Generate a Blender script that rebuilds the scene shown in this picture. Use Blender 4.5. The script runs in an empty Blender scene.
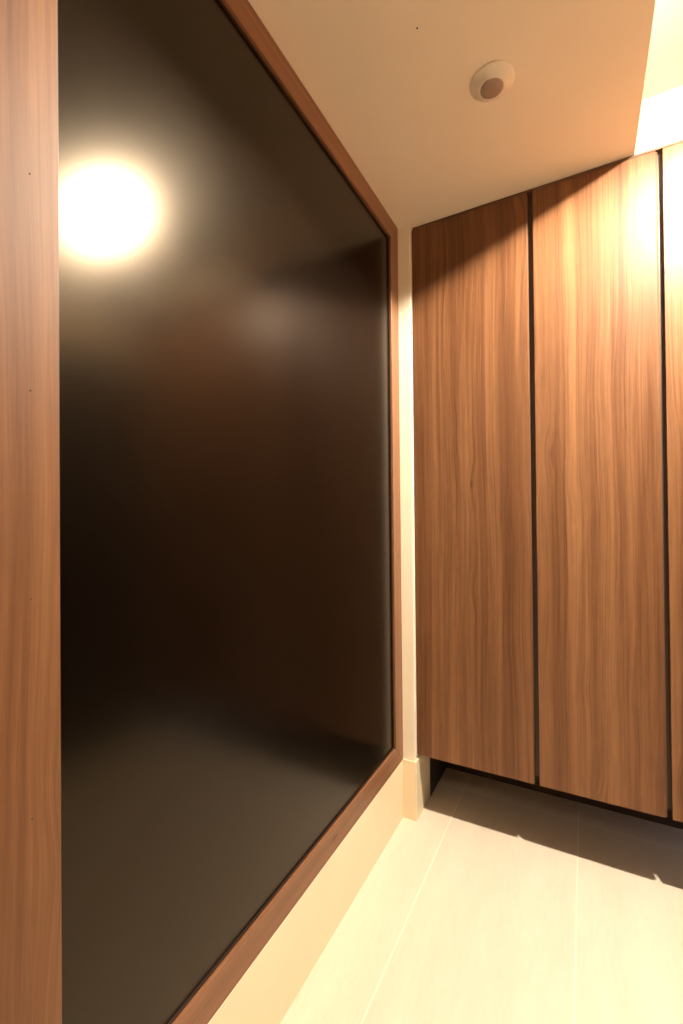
import bpy, bmesh, math
from mathutils import Vector, Matrix

C = bpy.context.scene.collection
SC = bpy.context.scene

# ------------------------------------------------------------------ helpers
def new_mat(name):
    m = bpy.data.materials.new(name)
    m.use_nodes = True
    nt = m.node_tree
    for n in list(nt.nodes):
        nt.nodes.remove(n)
    out = nt.nodes.new('ShaderNodeOutputMaterial')
    b = nt.nodes.new('ShaderNodeBsdfPrincipled')
    nt.links.new(b.outputs[0], out.inputs[0])
    return m, nt, b

class N:
    """tiny node-writing helper"""
    def __init__(s, nt): s.nt = nt
    def n(s, t, **kw):
        x = s.nt.nodes.new(t)
        for k, v in kw.items(): setattr(x, k, v)
        return x
    def put(s, sock, v):
        if isinstance(v, bpy.types.NodeSocket): s.nt.links.new(v, sock)
        else: sock.default_value = v
    def math(s, op, a, b=0.0, c=None, clamp=False):
        x = s.n('ShaderNodeMath', operation=op, use_clamp=clamp)
        s.put(x.inputs[0], a); s.put(x.inputs[1], b)
        if c is not None: s.put(x.inputs[2], c)
        return x.outputs[0]
    def comb(s, x, y, z):
        c = s.n('ShaderNodeCombineXYZ')
        s.put(c.inputs[0], x); s.put(c.inputs[1], y); s.put(c.inputs[2], z)
        return c.outputs[0]
    def noise(s, vec, scale=1.0, detail=2.0, rough=0.5, dist=0.0):
        x = s.n('ShaderNodeTexNoise')
        s.put(x.inputs['Vector'], vec)
        x.inputs['Scale'].default_value = scale
        x.inputs['Detail'].default_value = detail
        x.inputs['Roughness'].default_value = rough
        x.inputs['Distortion'].default_value = dist
        return x.outputs['Fac']
    def ramp(s, fac, stops):
        r = s.n('ShaderNodeValToRGB')
        s.put(r.inputs[0], fac)
        e = r.color_ramp.elements
        e[0].position, e[0].color = stops[0][0], (*stops[0][1], 1)
        e[1].position, e[1].color = stops[-1][0], (*stops[-1][1], 1)
        for p, c in stops[1:-1]:
            k = e.new(p); k.color = (*c, 1)
        return r.outputs[0]
    def mix(s, kind, fac, a, b):
        x = s.n('ShaderNodeMix', data_type='RGBA', blend_type=kind)
        s.put(x.inputs[0], fac); s.put(x.inputs[6], a); s.put(x.inputs[7], b)
        return x.outputs[2]
    def maprange(s, v, a, b, c, d, smooth=False):
        x = s.n('ShaderNodeMapRange', interpolation_type='SMOOTHSTEP' if smooth else 'LINEAR')
        for i, q in enumerate((v, a, b, c, d)): s.put(x.inputs[i], q)
        return x.outputs[0]

def grey(v): return (v, v, v)

def wood(name, along='Z', seed=0.0, light=(.225, .107, .047), mid=(.137, .058, .0235), dark=(.078, .0305, .0122),
         rough=.42, bright=1.0, band=13.0):
    """walnut foil: long vertical figure, cathedral lines, fine fibres, small knots"""
    m, nt, b = new_mat(name)
    h = N(nt)
    tc = h.n('ShaderNodeTexCoord')
    sp = h.n('ShaderNodeSeparateXYZ')
    nt.links.new(tc.outputs['Object'], sp.inputs[0])
    X, Y, Z = sp.outputs
    if along == 'Z': v, u = Z, h.math('ADD', X, Y)
    else: v, u = Y, h.math('ADD', Z, X)
    u = h.math('ADD', u, seed * 1.37)
    v = h.math('ADD', v, seed * 2.91)
    # broad wander of the grain
    w1 = h.noise(h.comb(h.math('MULTIPLY', u, 4.5), h.math('MULTIPLY', v, 1.05), seed), 1, 2.0, .45)
    w2 = h.noise(h.comb(h.math('MULTIPLY', u, 16), h.math('MULTIPLY', v, 3.4), seed + 4), 1, 2.0, .5)
    uw = h.math('ADD', u, h.math('MULTIPLY', h.math('SUBTRACT', w1, .5), .085))
    uw = h.math('ADD', uw, h.math('MULTIPLY', h.math('SUBTRACT', w2, .5), .006))
    # small knots: the grain bends round them
    vo = h.n('ShaderNodeTexVoronoi')
    h.put(vo.inputs['Vector'], h.comb(h.math('MULTIPLY', u, 7.5), h.math('MULTIPLY', v, 2.6), seed * 1.7))
    vo.inputs['Scale'].default_value = 1
    vd = vo.outputs['Distance']
    uw = h.math('ADD', uw, h.maprange(vd, 0, .34, .020, 0, True))
    # tonal bands that run the whole length
    ub = h.math('ADD', h.math('MULTIPLY', u, .72), h.math('MULTIPLY', uw, .28))
    bands = h.noise(h.comb(h.math('MULTIPLY', ub, band * 1.3), h.math('MULTIPLY', v, .22), seed + 9), 1, 4, .66)
    # growth lines
    lines = h.noise(h.comb(h.math('MULTIPLY', uw, 62), h.math('MULTIPLY', v, .45), seed + 2), 1, 2.0, .6)
    fine = h.noise(h.comb(h.math('MULTIPLY', uw, 260), h.math('MULTIPLY', v, 3.0), seed + 3), 1, 2.0, .6)
    fib = h.noise(h.comb(h.math('MULTIPLY', u, 900), h.math('MULTIPLY', v, 14), seed + 5), 1, 1.0, .5)
    t = h.math('MULTIPLY', bands, .74)
    t = h.math('ADD', t, h.math('MULTIPLY', lines, .26))
    t = h.math('ADD', t, h.math('MULTIPLY', fine, .16))
    t = h.math('ADD', t, h.math('MULTIPLY', fib, .10))
    t = h.maprange(t, .40, .86, 0, 1)
    col = h.ramp(t, [(0, dark), (.42, mid), (.78, light), (1, tuple(min(1, c * 1.18) for c in light))])
    # thin dark vein edges
    vein = h.noise(h.comb(h.math('MULTIPLY', uw, 30), h.math('MULTIPLY', v, .22), seed + 7), 1, 1.0, .5)
    ve = h.math('ABSOLUTE', h.math('SUBTRACT', vein, .5))
    ve = h.maprange(ve, 0, .022, .30, 0)
    gate = h.maprange(h.noise(h.comb(h.math('MULTIPLY', u, 6), h.math('MULTIPLY', v, .9), seed + 12), 1, 1), .46, .60, 0, 1, True)
    col = h.mix('MULTIPLY', h.math('MULTIPLY', ve, gate), col, (.40, .24, .15, 1))
    st = h.noise(h.comb(h.math('MULTIPLY', uw, 125), h.math('MULTIPLY', v, 1.1), seed + 31), 1, 1.5, .5)
    col = h.mix('MULTIPLY', h.maprange(st, .58, .70, 0, .28), col, (.50, .36, .27, 1))
    col = h.mix('MULTIPLY', h.maprange(vd, .0, .075, .75, 0, True), col, (.42, .27, .18, 1))
    # soft cross figure / shimmer
    sh = h.noise(h.comb(h.math('MULTIPLY', u, 45), h.math('MULTIPLY', v, 7), seed + 21), 1, 3.0, .6, .6)
    sh = h.maprange(sh, .3, .7, .93 * bright, 1.07 * bright)
    mul = h.n('ShaderNodeVectorMath', operation='SCALE')
    nt.links.new(col, mul.inputs[0]); nt.links.new(sh, mul.inputs[3])
    nt.links.new(mul.outputs[0], b.inputs['Base Color'])
    b.inputs['Roughness'].default_value = rough
    b.inputs['Specular IOR Level'].default_value = .30
    bp = h.n('ShaderNodeBump'); bp.inputs['Strength'].default_value = .05; bp.inputs['Distance'].default_value = .001
    nt.links.new(fine, bp.inputs['Height']); nt.links.new(bp.outputs[0], b.inputs['Normal'])
    return m

def paint(name, col, rough=.75, mottled=.03, bump=.08, scale=260):
    m, nt, b = new_mat(name)
    h = N(nt)
    tc = h.n('ShaderNodeTexCoord')
    big = h.noise(tc.outputs['Object'], 3.0, 3, .5)
    f = h.maprange(big, .3, .7, 1 - mottled, 1 + mottled)
    mul = h.n('ShaderNodeVectorMath', operation='SCALE')
    mul.inputs[0].default_value = col; nt.links.new(f, mul.inputs[3])
    nt.links.new(mul.outputs[0], b.inputs['Base Color'])
    b.inputs['Roughness'].default_value = rough
    if bump:
        fn = h.noise(tc.outputs['Object'], scale, 2, .5)
        bp = h.n('ShaderNodeBump'); bp.inputs['Strength'].default_value = bump; bp.inputs['Distance'].default_value = .0008
        nt.links.new(fn, bp.inputs['Height']); nt.links.new(bp.outputs[0], b.inputs['Normal'])
    return m

def plain(name, col, rough=.5, spec=.5, metal=0.0, emit=None, es=0.0):
    m, nt, b = new_mat(name)
    h = N(nt)
    tc = h.n('ShaderNodeTexCoord')
    f = h.maprange(h.noise(tc.outputs['Object'], 40, 2), .3, .7, .96, 1.04)
    mul = h.n('ShaderNodeVectorMath', operation='SCALE')
    mul.inputs[0].default_value = col; nt.links.new(f, mul.inputs[3])
    nt.links.new(mul.outputs[0], b.inputs['Base Color'])
    b.inputs['Roughness'].default_value = rough
    b.inputs['Specular IOR Level'].default_value = spec
    b.inputs['Metallic'].default_value = metal
    if emit:
        b.inputs['Emission Color'].default_value = (*emit, 1)
        b.inputs['Emission Strength'].default_value = es
    return m

def box_bm(bm, x0, x1, y0, y1, z0, z1):
    vs = [bm.verts.new((x, y, z)) for x in (x0, x1) for y in (y0, y1) for z in (z0, z1)]
    for q in ((0, 1, 3, 2), (4, 6, 7, 5), (0, 4, 5, 1), (2, 3, 7, 6), (0, 2, 6, 4), (1, 5, 7, 3)):
        bm.faces.new([vs[i] for i in q])
    return vs

def prism_bm(bm, poly, axis, a, b):
    """extrude a 2-D polygon along an axis: axis Z uses (x,y); axis Y uses (x,z); X uses (y,z)"""
    def P(p, t):
        return {'Z': (p[0], p[1], t), 'Y': (p[0], t, p[1]), 'X': (t, p[0], p[1])}[axis]
    va = [bm.verts.new(P(p, a)) for p in poly]
    vb = [bm.verts.new(P(p, b)) for p in poly]
    n = len(poly)
    bm.faces.new(va); bm.faces.new(vb[::-1])
    for i in range(n):
        bm.faces.new((va[i], va[(i + 1) % n], vb[(i + 1) % n], vb[i]))

def obj(name, bm, mat, parent=None, loc=(0, 0, 0), bevel=0.0, smooth=False, seg=2):
    bmesh.ops.recalc_face_normals(bm, faces=bm.faces[:])
    me = bpy.data.meshes.new(name)
    bm.to_mesh(me); bm.free()
    o = bpy.data.objects.new(name, me)
    C.objects.link(o)
    o.location = loc
    mats = mat if isinstance(mat, (list, tuple)) else [mat]
    for k in mats: me.materials.append(k)
    if parent: o.parent = parent
    if bevel:
        md = o.modifiers.new('bevel', 'BEVEL'); md.width = bevel; md.segments = seg; md.limit_method = 'ANGLE'
        md.harden_normals = False
    if smooth:
        for p in me.polygons: p.use_smooth = True
    return o

def box(name, x0, x1, y0, y1, z0, z1, mat, parent=None, bevel=0.0, origin=(0, 0, 0)):
    bm = bmesh.new()
    ox, oy, oz = origin
    box_bm(bm, x0 - ox, x1 - ox, y0 - oy, y1 - oy, z0 - oz, z1 - oz)
    return obj(name, bm, mat, parent, origin, bevel)

def thing(name, label, cat, loc, group=None):
    o = bpy.data.objects.new(name, None)
    C.objects.link(o); o.location = loc
    o.empty_display_size = .1
    o['label'] = label; o['category'] = cat
    if group: o['group'] = group
    return o

def struct(o, label, cat):
    o['kind'] = 'structure'; o['label'] = label; o['category'] = cat
    return o

def lathe(bm, prof, n=64, mi=0):
    rings = []
    for r, z in prof:
        if r < 1e-6: rings.append([bm.verts.new((0, 0, z))])
        else: rings.append([bm.verts.new((r * math.cos(2 * math.pi * i / n), r * math.sin(2 * math.pi * i / n), z)) for i in range(n)])
    for a, b in zip(rings, rings[1:]):
        for i in range(n):
            j = (i + 1) % n
            if len(a) == 1 and len(b) == 1: continue
            if len(a) == 1: bm.faces.new((a[0], b[i], b[j]))
            elif len(b) == 1: bm.faces.new((a[i], a[j], b[0]))
            else: bm.faces.new((a[i], a[j], b[j], b[i]))

# ------------------------------------------------------------------ measures (metres)
XF = -.668          # face of the panel frame, and of the skirting under it
HC, HR = 2.431, 2.605    # low ceiling, raised ceiling
YB, YD = 2.188, 1.769    # back wall, cabinet door faces
YS = 1.745          # plaster face of the wall stub
EX = .160           # edge of the raised part of the ceiling
XR = .95            # wall on the right
YF = -1.70          # wall behind
SK = .236           # skirting height
XSTUB = -.6185

# ------------------------------------------------------------------ materials
M_wall = paint('cream_wallpaper', (.86, .78, .62), .7, .02, .10, 420)
M_ceil = paint('cream_ceiling_paper', (.92, .82, .66), .8, .02, .06, 420)
M_far = paint('dark_unseen_wall', (.30, .22, .15), .8, .02, .05, 300)  # unseen walls, coloured dark to cut bounced light
M_skirt = paint('cream_tile_skirting', (.78, .67, .47), .42, .05, .02, 60)
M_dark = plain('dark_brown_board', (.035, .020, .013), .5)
M_carc = plain('dark_carcass_board', (.060, .030, .018), .5)
M_trim = plain('brown_edge_strip', (.13, .066, .034), .45)
M_groove = plain('near_black_groove', (.030, .014, .009), .45)
M_hall = plain('dark_door_for_reflection', (.022, .014, .010), .5)  # unseen door, made dark for what the board mirrors

def floor_material():
    m, nt, b = new_mat('cream_porcelain_tile')
    h = N(nt)
    tc = h.n('ShaderNodeTexCoord')
    sp = h.n('ShaderNodeSeparateXYZ'); nt.links.new(tc.outputs['Object'], sp.inputs[0])
    X, Y, Z = sp.outputs
    def joint(v, off, size, w):
        a = h.math('ADD', h.math('DIVIDE', h.math('SUBTRACT', v, off), size), 100.5)
        f = h.math('ABSOLUTE', h.math('SUBTRACT', h.math('FRACT', a), .5))
        d = h.math('MULTIPLY', f, size)
        return h.maprange(d, w * .5, w * .95, 1, 0)
    j = h.math('MAXIMUM', joint(X, -.037, .456, .0030), joint(Y, 2.041, 1.20, .0030))
    # per-tile tone
    ix = h.math('FLOOR', h.math('DIVIDE', h.math('ADD', X, .037), .456))
    iy = h.math('FLOOR', h.math('DIVIDE', h.math('SUBTRACT', Y, 2.041), 1.20))
    wn = h.n('ShaderNodeTexWhiteNoise'); nt.links.new(h.comb(ix, iy, 0), wn.inputs['Vector'])
    tone = h.maprange(wn.outputs['Value'], 0, 1, .975, 1.02)
    n1 = h.noise(h.comb(h.math('MULTIPLY', X, 10), h.math('MULTIPLY', Y, 2.2), 0), 1, 4, .6)
    n2 = h.noise(h.comb(h.math('MULTIPLY', X, 120), h.math('MULTIPLY', Y, 16), 3), 1, 2, .6)
    t = h.math('ADD', h.math('MULTIPLY', n1, .7), h.math('MULTIPLY', n2, .3))
    col = h.ramp(t, [(.3, (.62, .535, .425)), (.7, (.71, .625, .51))])
    mul = h.n('ShaderNodeVectorMath', operation='SCALE')
    nt.links.new(col, mul.inputs[0]); nt.links.new(tone, mul.inputs[3])
    c = h.mix('MIX', h.math('MULTIPLY', j, .5), mul.outputs[0], (.90, .84, .72, 1))
    nt.links.new(c, b.inputs['Base Color'])
    b.inputs['Roughness'].default_value = .36
    b.inputs['Specular IOR Level'].default_value = .45
    bp = h.n('ShaderNodeBump'); bp.inputs['Strength'].default_value = .3; bp.inputs['Distance'].default_value = .0008
    nt.links.new(h.math('SUBTRACT', 1, j), bp.inputs['Height']); nt.links.new(bp.outputs[0], b.inputs['Normal'])
    return m
M_floor = floor_material()

def panel_material():
    m, nt, b = new_mat('satin_black_board')
    h = N(nt)
    tc = h.n('ShaderNodeTexCoord')
    big = h.noise(tc.outputs['Object'], 2.2, 3, .55)
    # faint dust specks
    vo = h.n('ShaderNodeTexVoronoi'); nt.links.new(tc.outputs['Object'], vo.inputs['Vector']); vo.inputs['Scale'].default_value = 9
    sp = h.maprange(vo.outputs['Distance'], .004, .012, .5, 0)
    col = h.ramp(big, [(.3, (.0022, .0014, .0009)), (.7, (.0034, .0022, .0014))])
    c = h.mix('MIX', sp, col, (.20, .17, .13, 1))
    nt.links.new(c, b.inputs['Base Color'])
    nt.links.new(h.maprange(big, .3, .7, .20, .225), b.inputs['Roughness'])
    b.inputs['Specular IOR Level'].default_value = .33
    b.inputs['Specular Tint'].default_value = (1, .79, .53, 1)
    fn = h.noise(tc.outputs['Object'], 120, 2, .5)
    bp = h.n('ShaderNodeBump'); bp.inputs['Strength'].default_value = .02; bp.inputs['Distance'].default_value = .001
    nt.links.new(fn, bp.inputs['Height']); nt.links.new(bp.outputs[0], b.inputs['Normal'])
    return m
M_panel = panel_material()

# ------------------------------------------------------------------ the room
struct(box('floor', -.80, XR + .05, YF - .05, YB + .05, -.06, 0, M_floor), 'cream floor laid with large pale tiles and thin light joints', 'floor')
struct(box('wall_left', -.80, -.700, YF, YB, 0, HC, M_wall), 'cream wall carrying the framed black board', 'wall')
struct(box('wall_stub', -.700, XSTUB, YS, YB, 0, HC, M_wall), 'narrow cream wall strip between board frame and cabinet', 'wall')
# wall left of / behind the camera, flush run of plaster beyond the frame
struct(box('wall_left', -.700, XF - .008, YF, .284, SK, HC, M_wall), 'cream wall before the near edge of the board', 'wall')
struct(box('wall_back', -.80, XR + .05, YB, YB + .08, 0, HR, M_wall), 'cream wall behind and below the cabinet', 'wall')
struct(box('wall_back', EX, XR, YD + .006, YD + .03, HC + .001, HR, M_wall), 'brightly lit cream wall strip above the cabinet', 'wall')
struct(box('wall_right', XR, XR + .08, YF, YB, 0, HR, M_far), 'unseen wall opposite the board, kept dark to cut bounced light', 'wall')
struct(box('wall_front', -.80, XR + .05, YF - .08, YF, 0, HR, M_far), 'unseen wall behind the viewer, kept dark to cut bounced light', 'wall')
# low ceiling and the raised tray
struct(box('ceiling', -.80, EX, YF, YB, HC, HC + .25, M_ceil), 'low beige ceiling with a round sensor', 'ceiling')
bm = bmesh.new()
box_bm(bm, EX, XR + .05, YF, YB, HR, HR + .08)
struct(obj('ceiling', bm, M_ceil), 'raised cream ceiling above the lit part of the entrance', 'ceiling')
# skirting
struct(box('baseboard_left', -.700, XF, YF, YS - .006, 0, .234, M_skirt, bevel=.0012), 'tall cream skirting under the framed board', 'baseboard')
bm = bmesh.new()
prism_bm(bm, [(-.700, YS - .006), (-.611, YS - .006), (-.611, 1.922), (XSTUB, 1.922), (XSTUB, YS), (-.700, YS)], 'Z', 0, .2376)
struct(obj('baseboard_corner', bm, M_skirt, bevel=.0012), 'cream skirting wrapped round the wall strip beside the cabinet', 'baseboard')
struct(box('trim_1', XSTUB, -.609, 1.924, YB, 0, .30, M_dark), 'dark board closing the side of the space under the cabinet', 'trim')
struct(box('trim_2', -.609, XR, YB - .010, YB, 0, .30, M_dark), 'dark strip laid over the back wall under the cabinet', 'trim')  # added so the wall under the cabinet comes out dark
# guessed entrance door on the right, added to darken the board's reflection
d = bpy.data.objects.new('door_1', None); C.objects.link(d); d.location = (XR, .8, 0)
d['kind'] = 'structure'; d['label'] = 'guessed dark door opposite the board, added for its reflection'; d['category'] = 'door'
def local(o, p):
    o.parent = p; o.matrix_parent_inverse = Matrix.Translation(-Vector(p.location)); return o
local(box('door_leaf', XR - .035, XR - .001, .62, 1.72, .005, 2.12, M_hall, bevel=.002), d)

# ------------------------------------------------------------------ framed black board on the left wall
YN0, YN1, YI, YO = .292, .376, 1.667, YS - .0005
ZB, ZBI, ZTI, ZT = .2345, .312, 2.353, HC - .0005
board = thing('framed_board', 'large satin black board in a walnut frame covering the left wall', 'wall board', (XF, 1.0, ZB))
def bpart(o): return local(o, board)
XBK = -.6995
REC = .011
bpart(box('panel', XBK, XF - REC, YN1 - .012, YI + .012, ZBI - .012, ZTI + .012, M_panel))
M_fz = wood('walnut_frame_upright', 'Z', 3.3, light=(.190, .092, .040), mid=(.128, .055, .022), dark=(.064, .025, .010), rough=.52, band=11)
M_fz2 = wood('walnut_frame_upright_far', 'Z', 8.1, rough=.36, band=20, light=(.27, .128, .062), mid=(.200, .090, .042), dark=(.125, .052, .024))
M_fy = wood('walnut_frame_rail', 'Y', 5.7, rough=.36, band=16, light=(.27, .128, .062), mid=(.200, .090, .042), dark=(.125, .052, .024))
def stile(y_out, y_in, mat):
    # mitred upright: outline in (y, z), thickness in x
    bm = bmesh.new()
    pts = [(y_out, ZB), (y_out, ZT), (y_in, ZTI), (y_in, ZBI)]
    prism_bm(bm, pts, 'X', XBK, XF)
    return bpart(obj('frame_upright', bm, mat, bevel=.0016, seg=3))
def rail(z_out, z_in, mat):
    bm = bmesh.new()
    pts = [(YN0, z_out), (YO, z_out), (YI, z_in), (YN1, z_in)]
    prism_bm(bm, pts, 'X', XBK, XF)
    return bpart(obj('frame_rail', bm, mat, bevel=.0016, seg=3))
near = stile(YN0, YN1, M_fz)
near['label'] = 'wide near upright of the frame with small pin holes'
stile(YO, YI, M_fz2)
rail(ZT, ZTI, M_fy); rail(ZB, ZBI, M_fy)
# thin dark strip drawn for the gap line round the board
bm = bmesh.new()
g = .0045
for (a, b_, c, e) in ((YN1, YI, ZBI, ZBI + g), (YN1, YI, ZTI - g, ZTI), (YN1, YN1 + g, ZBI + g, ZTI - g), (YI - g, YI, ZBI + g, ZTI - g)):
    box_bm(bm, XF - REC - .001, XF - REC + .0035, a, b_, c, e)
bpart(obj('gap_strip', bm, M_groove))
M_pin = plain('dark_pin', (.03, .018, .012), .4)
for z in (2.016, 1.716, 1.416, 1.129, .83):
    bm = bmesh.new()
    bmesh.ops.create_uvsphere(bm, u_segments=12, v_segments=8, radius=.0011)
    o = obj('pin', bm, M_pin, None, (XF + .0002, .3375, z), smooth=True)
    bpart(o)

# ------------------------------------------------------------------ cabinet
cab = thing('tall_cabinet', 'tall walnut cabinet with flat doors hung clear of the floor', 'cabinet', (-.6164, YD + .3, .2553))
def cpart(o): return local(o, cab)
CX0, CX1 = -.6125, XR - .002
cpart(box('carcass', CX0, CX1, YD + .024, YB - .0105, .275, HC - .0008, M_carc))
cpart(box('top_strip', CX0, CX1, YD + .002, YD + .022, HC - .0085, HC - .0012, M_trim))
DZ0, DZ1 = .2555, HC - .0115
doors = [(-.6160, -.1735, 1.0), (-.1535, .2165, 2.0), (.2365, .594, 3.0), (.614, XR - .004, 4.0)]
DT = .017
for x0, x1, seed in doors:
    wm = wood('walnut_door_%d' % seed, 'Z', seed * 5.13)
    # door section in (x, y): plain left edge, bevelled pull edge on the right
    bm = bmesh.new()
    w = x1 - x0
    prism_bm(bm, [(0, 0), (w - .0005, 0), (w - .0005, .0), (w, .0006), (w, DT), (0, DT)][0:2] + [(w, .0006), (w, DT), (0, DT)], 'Z', 0, DZ1 - DZ0)
    o = obj('door', bm, wm, None, (x0, YD, DZ0), bevel=.0009)
    cpart(o)
    # edge strip on the pull side, set back a little
    ew = .0065 if seed == 2.0 else .002
    bm = bmesh.new()
    prism_bm(bm, [(w, .004), (w + ew, .0085), (w + ew, DT), (w, DT)], 'Z', 0, DZ1 - DZ0)
    e = obj('pull_edge', bm, M_trim, None, (x0, YD, DZ0))
    e.parent = o; e.location = (0, 0, 0)
    if x1 > .9: e.scale.x = .3

# ------------------------------------------------------------------ ceiling occupancy sensor
M_sens = plain('white_plastic', (.78, .70, .58), .28, .5)
M_ring = plain('white_plastic_ring', (.70, .62, .50), .35, .5)
M_lens = plain('grey_brown_lens', (.33, .235, .185), .42, .4)
sens = thing('occupancy_sensor', 'round white motion sensor with grey lens on the low ceiling', 'sensor', (-.2105, 1.279, HC))
bm = bmesh.new()
lathe(bm, [(.0, 0), (.0585, 0), (.0590, -.0015), (.0585, -.0035), (.0570, -.005), (.054, -.0068), (.050, -.0086), (.0455, -.0108), (.0415, -.0132), (.0375, -.0160), (.0345, -.0182), (.0325, -.0192), (.0305, -.0192), (.0, -.0192)])
o = obj('housing', bm, M_sens, sens, smooth=True)
bm = bmesh.new()
lathe(bm, [(.0, -.0185), (.0303, -.0185), (.0303, -.0200), (.0288, -.0214), (.0245, -.0232), (.017, -.0248), (.009, -.0256), (0, -.0258)], 48)
obj('lens', bm, M_lens, sens, smooth=True)

# small dark speck (screw cap) on the ceiling
bm = bmesh.new()
lathe(bm, [(0, 0), (.0022, 0), (.0020, -.0007), (0, -.0009)], 16)
o = obj('ceiling_pin', bm, M_pin, None, (-.346, 1.049, HC - .0002))
o['label'] = 'tiny dark pin head in the beige ceiling near the board'; o['category'] = 'pin'

# ------------------------------------------------------------------ ceiling lamp in the raised part (out of frame, mirrored in the board)
LX, LY, LZ = .445, 1.205, 2.580
lamp = thing('ceiling_light', 'round warm ceiling light in the raised ceiling', 'ceiling light', (LX, LY, HR))
bm = bmesh.new()
lathe(bm, [(0, 0), (.055, 0), (.055, -.004), (.050, -.006), (0, -.006)])
obj('rose', bm, M_sens, lamp, smooth=False)
bm = bmesh.new()
bmesh.ops.create_uvsphere(bm, u_segments=32, v_segments=16, radius=.021)
E_BULB = 1600
bulb_m = plain('warm_bulb', (.9, .8, .6), .5, .5, 0, (1.0, .85, .67), E_BULB)
o = obj('bulb', bm, bulb_m, lamp, (0, 0, LZ - HR - .007), smooth=True)

# second, weaker fill: added light well behind the viewer
def lamp_light(name, kind, loc, energy, col, size, rot=(0, 0, 0)):
    l = bpy.data.lights.new(name, kind); l.energy = energy; l.color = col
    if kind == 'AREA': l.shape = 'DISK'; l.size = size
    else: l.shadow_soft_size = size
    o = bpy.data.objects.new(name, l); C.objects.link(o); o.location = loc; o.rotation_euler = rot
    return o
sp_ = lamp_light('downlight_beam', 'SPOT', (LX, LY, LZ - .0225), 560, (1, .87, .70), .028)
sp_.data.spot_size = math.radians(172); sp_.data.spot_blend = .45
lamp_light('rear_fill', 'AREA', (.1, -.9, HC - .01), 9, (1, .86, .68), .25)  # unseen fill, added to lift the overall brightness
lamp_light('cool_floor_fill', 'AREA', (.80, 2.0, .262), .8, (.62, .70, 1.0), .35)  # added cool fill, tints the floor under the cabinet

# ------------------------------------------------------------------ world
w = bpy.data.worlds.new('World'); SC.world = w; w.use_nodes = True
w.node_tree.nodes['Background'].inputs[0].default_value = (.10, .09, .08, 1)
w.node_tree.nodes['Background'].inputs[1].default_value = .3

# ------------------------------------------------------------------ camera
cam = bpy.data.cameras.new('camera')
co = bpy.data.objects.new('camera', cam); C.objects.link(co)
yaw, pitch, roll, fpx = .497, .0078, -.0093, 448.0
f = Vector((-math.sin(yaw) * math.cos(pitch), math.cos(yaw) * math.cos(pitch), math.sin(pitch)))
r = Vector((math.cos(yaw), math.sin(yaw), 0)); u = r.cross(f)
r2 = r * math.cos(roll) + u * math.sin(roll); u2 = u * math.cos(roll) - r * math.sin(roll)
mw = Matrix((r2, u2, -f)).transposed().to_4x4(); mw.translation = (0, 0, 1.24)
co.matrix_world = mw
cam.sensor_fit = 'VERTICAL'; cam.sensor_height = 36; cam.lens = fpx / 1024 * 36
cam.clip_start = .02
SC.camera = co

SC.view_settings.view_transform = 'Standard'
SC.view_settings.look = 'None'
SC.view_settings.exposure = 0.0
SC.cycles.use_denoising = True
SC.cycles.max_bounces = 10
SC.cycles.diffuse_bounces = 6
SC.cycles.sample_clamp_indirect = 6
